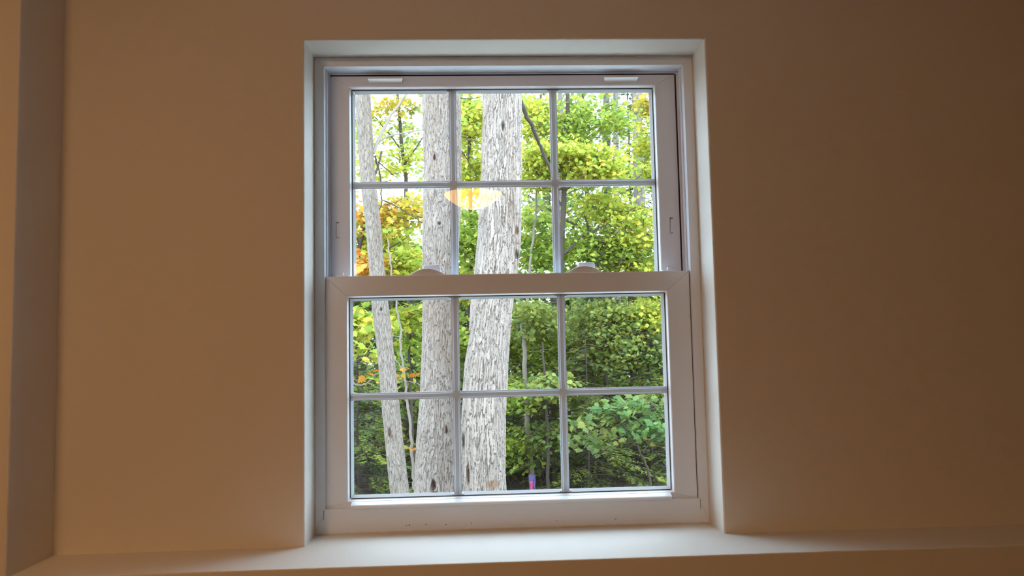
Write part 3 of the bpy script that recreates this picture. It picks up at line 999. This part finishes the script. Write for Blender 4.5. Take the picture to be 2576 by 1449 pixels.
# ---- broadleaf trees of the middle distance, each where the photograph shows its foliage
small_tree('maple_tree', 'young maple with orange and yellow leaves behind the slender trunk', [
    ([(870, 1240), (872, 1000), (880, 800), (905, 620), (930, 500), (960, 380)], .045, .012),
    ([(890, 700), (950, 640), (1020, 600)], .014, .005), ([(905, 620), (870, 540), (850, 480)], .014, .005)], 7.2,
    foliage=[(930, 530, 60, 50, 7.2, .5, 14, 26, 'orange'), (940, 590, 60, 40, 7.3, .5, 14, 26, 'yg'), (1010, 520, 50, 50, 7.6, .5, 20, 26, 'gold'), (915, 665, 50, 40, 6.9, .4, 20, 24, 'orange'), (1010, 660, 50, 50, 7.4, .5, 26, 26, 'yg'),
             (960, 600, 90, 70, 8.0, .6, 40, 26, 'yg'), (800, 600, 70, 120, 7.6, .6, 40, 24, 'gold')], mat=M_TWIG, seed=21, leafsize=.062, singles=280, more=1.3)
small_tree('maple_tree', 'airy maple with sparse yellow leaves against the sky at upper left', [
    ([(1030, 1240), (1020, 1000), (1030, 700), (1020, 450), (1000, 250), (990, 60)], .06, .02),
    ([(1010, 380), (950, 300), (900, 260)], .016, .006), ([(1015, 420), (1060, 350), (1090, 300)], .016, .006)], 11.0,
    foliage=[(985, 270, 40, 34, 11, .9, 10, 22, 'gold'), (960, 340, 40, 40, 11, .9, 7, 20, 'yg'), (1010, 395, 50, 50, 11, .9, 11, 22, 'yg'), (925, 430, 60, 30, 11, .9, 10, 22, 'yg'), (1035, 310, 30, 50, 11, .9, 6, 20, 'pale'), (850, 300, 60, 120, 11, .9, 26, 24, 'yg'), (990, 130, 120, 80, 11, 1, 36, 26, 'gold')],
    mat=M_TWIG, seed=22, leafsize=.07, singles=220, more=1.4)
small_tree('maple_tree', 'yellow-green maple filling the gap between the two thick trunks', [
    ([(1185, 1240), (1180, 900), (1186, 600), (1178, 300), (1190, 100)], .05, .02)], 10.0,
    foliage=[(1180, 300, 55, 80, 10, .8, 46, 26, 'yg'), (1180, 430, 55, 60, 10, .8, 34, 26, 'yg'), (1180, 600, 50, 90, 10, .8, 50, 26, 'green'), (1190, 720, 60, 60, 10, .8, 40, 26, 'yg'), (1140, 840, 60, 70, 10, .8, 40, 26, 'green')],
    mat=M_TWIG, seed=23, leafsize=.07, singles=160, more=1.6)
small_tree('maple_tree', 'bright layered maple with yellow-green boughs behind the right vertical grille bars', [
    ([(1420, 1240), (1416, 1000), (1412, 700), (1420, 450), (1428, 250), (1430, 60)], .06, .02),
    ([(1415, 640), (1470, 590), (1540, 560), (1600, 520)], .020, .006), ([(1418, 480), (1500, 430), (1560, 400)], .018, .006), ([(1416, 520), (1360, 450), (1330, 400)], .018, .006)], 8.6,
    foliage=[(1420, 385, 120, 28, 8.4, .6, 70, 26, 'yg'), (1500, 420, 70, 26, 8.3, .5, 36, 26, 'yg'), (1345, 300, 40, 60, 8.8, .6, 30, 26, 'yg'), (1450, 300, 50, 60, 8.8, .6, 26, 26, 'green'), (1540, 300, 40, 50, 8.8, .6, 16, 26, 'green'),
             (1350, 430, 40, 40, 8.6, .5, 22, 26, 'yg'), (1450, 90, 120, 70, 8.6, .8, 40, 26, 'yg')], mat=M_TWIG, seed=24, leafsize=.058, singles=290, more=1.9)
small_tree('maple_tree', 'green maple with gold-tipped boughs in the right middle panes', [
    ([(1530, 1240), (1528, 1000), (1520, 800), (1500, 620), (1470, 540)], .022, .012),
    ([(1425, 555), (1455, 568), (1480, 600), (1520, 612), (1560, 640), (1600, 680)], .016, .005), ([(1500, 630), (1560, 560), (1620, 520)], .015, .005)], 8.9,
    foliage=[(1520, 520, 90, 40, 9.1, .6, 50, 26, 'yg'), (1600, 560, 60, 70, 8.8, .6, 46, 26, 'yg'), (1540, 620, 80, 50, 9.1, .6, 50, 26, 'green'), (1460, 620, 50, 60, 9.0, .6, 30, 26, 'green'), (1610, 660, 60, 40, 9, .6, 30, 26, 'yg'), (1740, 540, 70, 120, 9, .7, 44, 26, 'yg')], mat=M_TWIG, seed=25, leafsize=.056, singles=290, more=1.25)
small_tree('maple_tree', 'yellowing maple at the upper right edge of the window', [
    ([(1725, 1240), (1720, 900), (1700, 600), (1680, 300), (1675, 60)], .035, .015), ([(1690, 560), (1650, 470), (1620, 430)], .014, .005)], 9.6,
    foliage=[(1640, 265, 40, 40, 9.6, .6, 20, 26, 'gold'), (1635, 350, 40, 50, 9.6, .6, 24, 26, 'yg'), (1650, 430, 40, 40, 9.6, .6, 24, 26, 'yg'), (1730, 330, 60, 120, 9.6, .7, 50, 26, 'yg')], mat=M_TWIG, seed=26, leafsize=.06, singles=150, more=1.7)
small_tree('maple_shrub', 'low maple with large yellow-green leaves left of the slender trunk', [
    ([(850, 1240), (860, 1050), (872, 900), (890, 790)], .03, .010), ([(866, 960), (910, 970), (950, 940), (985, 918)], .012, .004), ([(868, 925), (900, 905), (945, 895)], .008, .004)], 6.4,
    foliage=[(905, 795, 40, 40, 6.4, .4, 17, 20, 'yg'), (905, 868, 24, 14, 6.2, .2, 4, 14, 'yg'), (885, 915, 12, 12, 6.0, .1, 2, 7, 'orange'), (800, 850, 60, 80, 6.4, .5, 30, 22, 'yg')], mat=M_PALETWIG, cat='shrub', seed=27, leafsize=.085, singles=280)
small_tree('maple_shrub', 'yellow-green leafy shrub showing between the sapling and the thick trunk', [
    ([(1040, 1240), (1036, 1050), (1030, 900), (1035, 780)], .03, .010)], 7.6,
    foliage=[(1030, 790, 36, 40, 7.6, .4, 22, 22, 'yg'), (1045, 850, 18, 20, 7.6, .3, 4, 20, 'green'), (1052, 910, 12, 30, 7.8, .3, 4, 20, 'green')], mat=M_TWIG, cat='shrub', seed=28, leafsize=.085, singles=200)
small_tree('maple_shrub', 'broad green maple sapling with big flat leaves at lower right', [
    ([(1640, 1260), (1630, 1180), (1600, 1110), (1560, 1060), (1530, 1040)], .018, .007), ([(1600, 1110), (1540, 1120), (1490, 1150)], .008, .003), ([(1618, 1140), (1650, 1080), (1670, 1040)], .008, .003)], 6.6,
    foliage=[(1560, 1016, 50, 10, 6.6, .25, 6, 20, 'cool'), (1645, 1064, 32, 10, 6.5, .25, 6, 20, 'cool'), (1500, 1046, 34, 8, 6.6, .2, 4, 18, 'sage'), (1630, 1002, 44, 8, 6.8, .25, 5, 18, 'sage'), (1488, 1096, 38, 8, 6.8, .2, 4, 18, 'sage'), (1560, 1085, 30, 6, 6.8, .2, 2, 14, 'pale'), (1740, 1040, 50, 40, 6.6, .4, 14, 18, 'cool')], mat=M_TWIG, cat='shrub', seed=29, leafsize=.078, singles=300)
small_tree('maple_shrub', 'pale green shrub beside the forked sapling in the lower middle panes', [
    ([(1380, 1250), (1378, 1100), (1370, 950), (1365, 860)], .03, .010)], 8.2,
    foliage=[(1370, 960, 36, 36, 8.2, .5, 22, 22, 'pale'), (1350, 780, 40, 40, 8.6, .5, 20, 22, 'pale'), (1290, 1010, 26, 60, 8.4, .5, 16, 22, 'green'), (1385, 1090, 28, 50, 8.4, .4, 14, 20, 'sage'), (1295, 850, 34, 60, 10.4, .6, 34, 24, 'green'), (1290, 960, 30, 50, 9.4, .5, 22, 22, 'pale'), (1375, 850, 30, 60, 9.6, .5, 26, 24, 'green'), (1300, 1120, 20, 60, 8.8, .4, 14, 22, 'green')], mat=M_TWIG, cat='shrub', seed=30, leafsize=.065, singles=220, more=1.4)
small_tree('maple_shrub', 'sage green undergrowth shrub in the upper part of the lower right panes', [
    ([(1470, 1250), (1475, 1100), (1490, 950), (1500, 830)], .018, .009), ([(1490, 960), (1560, 880), (1610, 840)], .012, .004), ([(1480, 1040), (1450, 930), (1440, 880)], .012, .004)], 9.4,
    foliage=[(1470, 800, 50, 50, 9.6, .6, 34, 24, 'pale'), (1540, 790, 60, 50, 8.9, .5, 40, 24, 'pale'), (1630, 780, 60, 50, 9.0, .5, 40, 24, 'yg'), (1480, 900, 60, 50, 9.6, .6, 38, 24, 'sage'), (1560, 880, 60, 50, 8.8, .5, 30, 24, 'pale'), (1650, 880, 50, 60, 8.8, .5, 36, 24, 'sage'), (1450, 980, 50, 30, 9.4, .5, 18, 22, 'sage'), (1640, 960, 60, 30, 9.4, .5, 20, 24, 'green'), (1500, 860, 30, 40, 9.3, .4, 5, 18, 'rust')], mat=M_TWIG, cat='shrub', seed=31, leafsize=.056, singles=300, more=1.5)

# ---- conifers
def conifer(name, label, x, y, h, rad, seed, tint=((.07, .15, .05), (.13, .22, .07), (.05, .11, .045)), droop=.35, group=None, zb=.15, dens=1.0, needle=.035):
    rg = np.random.default_rng(seed)
    root = tag(empty(name, (x, y, GZ)), label, 'tree', group)
    n = 9
    V, F = tube_np(np.stack([rg.normal(0, .01, n), rg.normal(0, .01, n), np.linspace(-.05, h, n)], -1), np.linspace(.010 + .006 * h, .004, n), 7)
    mesh_np('trunk', V, F, M_TWIG, root)
    br, NV, NC = [], [], []
    nb = int(h * 22 * dens)
    T = np.array(tint)
    for i in range(nb):
        f = (i + rg.uniform(0, 1)) / nb
        z = h * (zb + (1 - zb) * f)
        L = rad * (1 - f) ** .75 * rg.uniform(.65, 1.15) + .06
        a = rg.uniform(0, 2 * math.pi)
        d = np.array([math.cos(a), math.sin(a), 0.]); s = np.array([-d[1], d[0], 0.])
        t = np.linspace(0, 1, 6)
        path = np.outer(t * L, d) + np.outer(-droop * L * t ** 1.6 + .10 * L * t, [0, 0, 1]) + np.array([0, 0, z])
        br.append(tube_np(path, np.linspace(.008, .002, 6), 4))
        nt_ = max(6, int(L * 26 * dens))
        tt = rg.uniform(.12, 1, nt_)
        side = rg.choice([-1, 1], nt_)
        tl = L * .34 * (1.08 - tt) * rg.uniform(.6, 1.2, nt_) + .05
        p0 = np.stack([np.interp(tt, t, path[:, k]) for k in range(3)], -1)
        td = d[None] * .75 + s[None] * side[:, None] * .8 + np.array([0, 0, -.22])
        td /= np.linalg.norm(td, axis=1, keepdims=True)
        nn = 13
        q = rg.uniform(.05, 1, (nt_, nn))
        base = p0[:, None, :] + td[:, None, :] * (q * tl[:, None])[..., None]
        w = np.cross(td, [0, 0, 1.]); w /= np.linalg.norm(w, axis=1, keepdims=True) + 1e-9
        sg = rg.choice([-1, 1], (nt_, nn))
        nd = td[:, None, :] * .75 + w[:, None, :] * (sg * .75)[..., None] + rg.normal(0, .15, (nt_, nn, 3))
        nl = needle * rg.uniform(.7, 1.4, (nt_, nn))
        tip = base + nd * nl[..., None]
        hw = td[:, None, :] * (.0075 * needle / .035)
        tri = np.stack([base - hw, base + hw, tip], 2).reshape(-1, 3)
        NV.append(tri)
        c = T[rg.integers(0, 3)] * np.array([1.12, .78, .42]) * rg.uniform(.8, 1.3)
        c = c * (1 + .8 * np.clip(tt - .6, 0, 1))[:, None]
        NC.append(np.repeat(c, nn * 3, axis=0))
    V, F = merge(br)
    b = mesh_np('branches', V, F, M_TWIG, root); b['kind'] = 'stuff'
    V = np.concatenate(NV)
    o = mesh_np('needles', V, np.arange(len(V)).reshape(-1, 3), M_NEEDLE, root, smooth=False, colors=np.clip(np.concatenate(NC), 0, 1))
    o['kind'] = 'stuff'
    return root


def gx_at(u, v, Y): return float(at(u, v, Y)[0])


conifer('hemlock', 'feathery green hemlock at the lower left corner of the glass', gx_at(900, 1100, 7.6), 7.6, 2.6, 1.0, 41, tint=((.11, .21, .05), (.18, .28, .06), (.07, .15, .05)), dens=1.5)
conifer('hemlock', 'dark hemlock in the shade behind the left trunks', gx_at(985, 1100, 9.5), 9.5, 3.4, 1.3, 42, dens=1.2)
conifer('hemlock', 'low dark hemlock just right of the thickest trunk', gx_at(1330, 1100, 10.5), 10.5, 3.0, 1.2, 43, dens=1.2)
conifer('spruce_sapling', 'slim grey-green spruce in the lower right panes', gx_at(1586, 900, 9.1), 9.1, 4.1, .75, 44, tint=((.13, .20, .10), (.18, .25, .12), (.09, .15, .08)), droop=-.05, dens=1.1)
conifer('hemlock', 'dark hemlock at the bottom of the lower right panes', gx_at(1480, 1150, 8.4), 8.4, 2.4, 1.1, 45, tint=((.09, .16, .05), (.15, .22, .07), (.06, .11, .04)), dens=1.3)
conifer('hemlock', 'hemlock at the bottom right corner of the glass', gx_at(1640, 1150, 8.7), 8.7, 2.5, 1.1, 46, tint=((.10, .17, .05), (.16, .24, .07), (.06, .12, .04)), dens=1.3)
conifer('hemlock', 'small hemlock between the forked sapling and the right vertical grille bars', gx_at(1392, 1150, 9.9), 9.9, 2.3, .7, 47, tint=((.13, .20, .09), (.17, .26, .10), (.09, .14, .06)), dens=1.4)
conifer('tall_spruce', 'tall dark spruce with drooping boughs in the upper right pane', gx_at(1590, 600, 16), 16, 9.5, 1.5, 48, tint=((.10, .17, .09), (.15, .22, .12), (.07, .12, .06)), dens=.7, needle=.06, zb=.42)

# ---- backdrop woods: a belt of slender trees deeper in
def back_tree(i, x, y, h, lo, pal, n, label, group, cat='tree', per=22, ls=.12, rx=1.3, trunk_r=.07, mat=M_TWIG):
    rg = np.random.default_rng(500 + i)
    root = tag(empty('forest_tree' if cat == 'tree' else 'undergrowth_shrub', (x, y, GZ)), label, cat, group)
    zt = np.linspace(-.05, h, 8)
    V, F = tube_np(np.stack([np.cumsum(rg.normal(0, .05, 8)), np.cumsum(rg.normal(0, .05, 8)), zt], -1), np.linspace(trunk_r, trunk_r * .3, 8), 7)
    mesh_np('trunk', V, F, mat, root)
    c = np.array([0, 0, .5 * (h + lo)])
    C, sc = spray_points(c, np.array([rx, rx, .5 * (h - lo) + .2]), n, per, rg, flat=.07, srad=.42)
    keep = C[:, 2] > .05
    C = C[keep]
    K = pick_cols(pal, len(C), rg)
    leaf_mass('foliage', C, rg.uniform(.7, 1.25, len(C)) * ls, K, root, rg)
    tw = [tube_np(np.array([[0, 0, max(.2, q[2] - .5 - .25 * np.hypot(q[0], q[1]))], .6 * q + np.array([0, 0, .4 * (q[2] - .3)]), q]), [.014, .009, .003], 4) for q in sc[::3]]
    V, F = merge(tw)
    b = mesh_np('branches', V, F, mat, root); b['kind'] = 'stuff'
    return root


rg = np.random.default_rng(77)
i = 0
pals = ['green', 'sage', 'yg', 'green', 'pale', 'deep', 'green', 'yg', 'sage']
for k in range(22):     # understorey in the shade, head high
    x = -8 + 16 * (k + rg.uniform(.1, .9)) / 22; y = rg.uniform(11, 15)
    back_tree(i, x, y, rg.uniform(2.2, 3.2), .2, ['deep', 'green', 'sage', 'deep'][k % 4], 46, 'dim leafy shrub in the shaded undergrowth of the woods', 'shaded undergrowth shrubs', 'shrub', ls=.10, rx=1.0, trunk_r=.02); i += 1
for k in range(16):     # taller trees of the belt
    x = -11 + 23 * (k + rg.uniform(.1, .9)) / 16; y = rg.uniform(15, 20)
    back_tree(i, x, y, (rg.uniform(4.6, 5.6) if -6 < x < -.9 else rg.uniform(8.0, 11)), 1.0, pals[k % 9], 84, 'leafy tree in the green belt deep in the woods', 'deep belt of leafy trees', ls=.13, rx=1.7); i += 1
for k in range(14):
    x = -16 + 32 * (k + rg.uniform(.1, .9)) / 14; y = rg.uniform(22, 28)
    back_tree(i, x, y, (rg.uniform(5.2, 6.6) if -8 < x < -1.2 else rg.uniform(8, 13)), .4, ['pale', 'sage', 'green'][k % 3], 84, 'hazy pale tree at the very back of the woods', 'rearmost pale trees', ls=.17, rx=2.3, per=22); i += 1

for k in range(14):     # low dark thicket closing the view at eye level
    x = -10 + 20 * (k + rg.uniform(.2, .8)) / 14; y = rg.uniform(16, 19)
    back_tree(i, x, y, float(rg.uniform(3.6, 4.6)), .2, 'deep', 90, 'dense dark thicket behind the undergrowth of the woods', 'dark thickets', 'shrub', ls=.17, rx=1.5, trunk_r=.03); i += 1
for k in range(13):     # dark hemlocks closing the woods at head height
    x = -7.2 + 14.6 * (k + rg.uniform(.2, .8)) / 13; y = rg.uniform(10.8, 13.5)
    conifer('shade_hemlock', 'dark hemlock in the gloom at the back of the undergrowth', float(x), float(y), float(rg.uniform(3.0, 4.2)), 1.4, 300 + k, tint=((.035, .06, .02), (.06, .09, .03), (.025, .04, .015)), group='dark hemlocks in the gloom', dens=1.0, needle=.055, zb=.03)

for k, (x, y) in enumerate(((-4.6, 6.8), (-5.6, 8.6), (-3.9, 9.4), (-6.8, 10.2), (-7.6, 7.6), (4.3, 7.4), (5.4, 9.0), (6.6, 7.8), (7.4, 10.0))):   # to either side of the view
    back_tree(i, x, y, 1.9 + .25 * (k % 3), .15, ['green', 'sage', 'deep'][k % 3], 44, 'waist-high leafy shrub at the side of the clearing', 'shrubs beside the clearing', 'shrub', ls=.09, rx=.9, trunk_r=.02); i += 1

# fallen leaves over the forest floor
n = 9000
LX = rg.uniform(-12, 12, n); LY = 3.3 + 14 * rg.uniform(0, 1, n) ** 1.2
LZ = GZ + (fbm(LX * .4, LY * .4, 5) - .5) * .35 + rg.uniform(.02, .10, n)
lp = np.array([PAL['rust'][0], PAL['rust'][2], (.10, .055, .025), (.20, .12, .03), (.10, .12, .03)]) * .6
lit = leaf_mass('leaf_litter', np.stack([LX, LY, LZ], -1), rg.uniform(.06, .12, n), lp[rg.integers(0, 5, n)], None, rg)
tag(lit, 'brown fallen leaves strewn over the forest floor', 'leaves', kind='stuff')

# grey trunks standing further back
BG = dict(tintA=(.15, .12, .10), tintB=(.10, .07, .055), crack=(.05, .04, .03), seg=24, dz=.05, plate=(.06, .2), depth=.01, ztop=9)
for lab, rows, Y, sd in (
        ('straight grey trunk deep in the upper right pane', [(230, 1590, 1612), (330, 1592, 1616), (450, 1594, 1622), (600, 1598, 1626), (1000, 1605, 1634)], 14.0, 11),
        ('faint grey trunk left of the dark spruce in the upper right pane', [(230, 1517, 1533), (330, 1518, 1535), (450, 1519, 1536), (900, 1520, 1540)], 17.0, 12),
        ('thin trunk just right of the right vertical grille bars', [(500, 1406, 1418), (600, 1407, 1420), (700, 1408, 1421), (1000, 1409, 1424)], 12.0, 13),
        ('dim trunk low in the woods behind the lower right panes', [(700, 1545, 1560), (900, 1546, 1562), (1100, 1548, 1564), (1240, 1549, 1566)], 13.0, 14)):
    trunk_from_outline('distant_tree', lab, rows, Y, seed=sd, **BG)


# bare twiggy brush low in the woods
def brush(label, u, v, Y, w, h, n, seed, mat=M_TWIG):
    rg = np.random.default_rng(seed)
    x = gx_at(u, v, Y)
    root = tag(empty('bare_brush', (x, Y, GZ)), label, 'shrub', 'bare twiggy brush')
    tw = []
    for k in range(n):
        b = np.array([rg.normal(0, w * .4), rg.normal(0, w * .3), 0])
        d = rg.normal(0, .5, 3); d[2] = 1.0
        L = h * rg.uniform(.4, 1.1)
        t = np.linspace(0, 1, 5)[:, None]
        p = b + d * t * L / np.linalg.norm(d) + np.cumsum(rg.normal(0, .03, (5, 3)), 0)
        tw.append(tube_np(p, np.linspace(.0045, .0015, 5), 4))
        for q in range(4):
            s = p[rg.integers(1, 4)]; e = s + rg.normal(0, .22, 3)
            tw.append(tube_np(np.array([s, .5 * (s + e) + rg.normal(0, .02, 3), e]), [.0025, .002, .001], 4))
    V, F = merge(tw)
    V[:, 2] = np.maximum(V[:, 2], -.03)
    o = mesh_np('stems', V, F, mat, root); o['kind'] = 'stuff'


brush('tangle of bare brown twigs low behind the slender trunk', 930, 1180, 8.6, 1.0, 1.3, 46, 61)
brush('pale bare stems in the bottom left corner of the glass', 890, 1220, 6.6, .3, .9, 5, 62, M_PALETWIG)
brush('bare twigs in the dark behind the pale sapling', 1000, 1000, 10.4, 1.2, 2.6, 60, 63)
brush('bare brown twigs low in the lower right panes', 1530, 1180, 9.3, 1.6, 1.2, 50, 64)
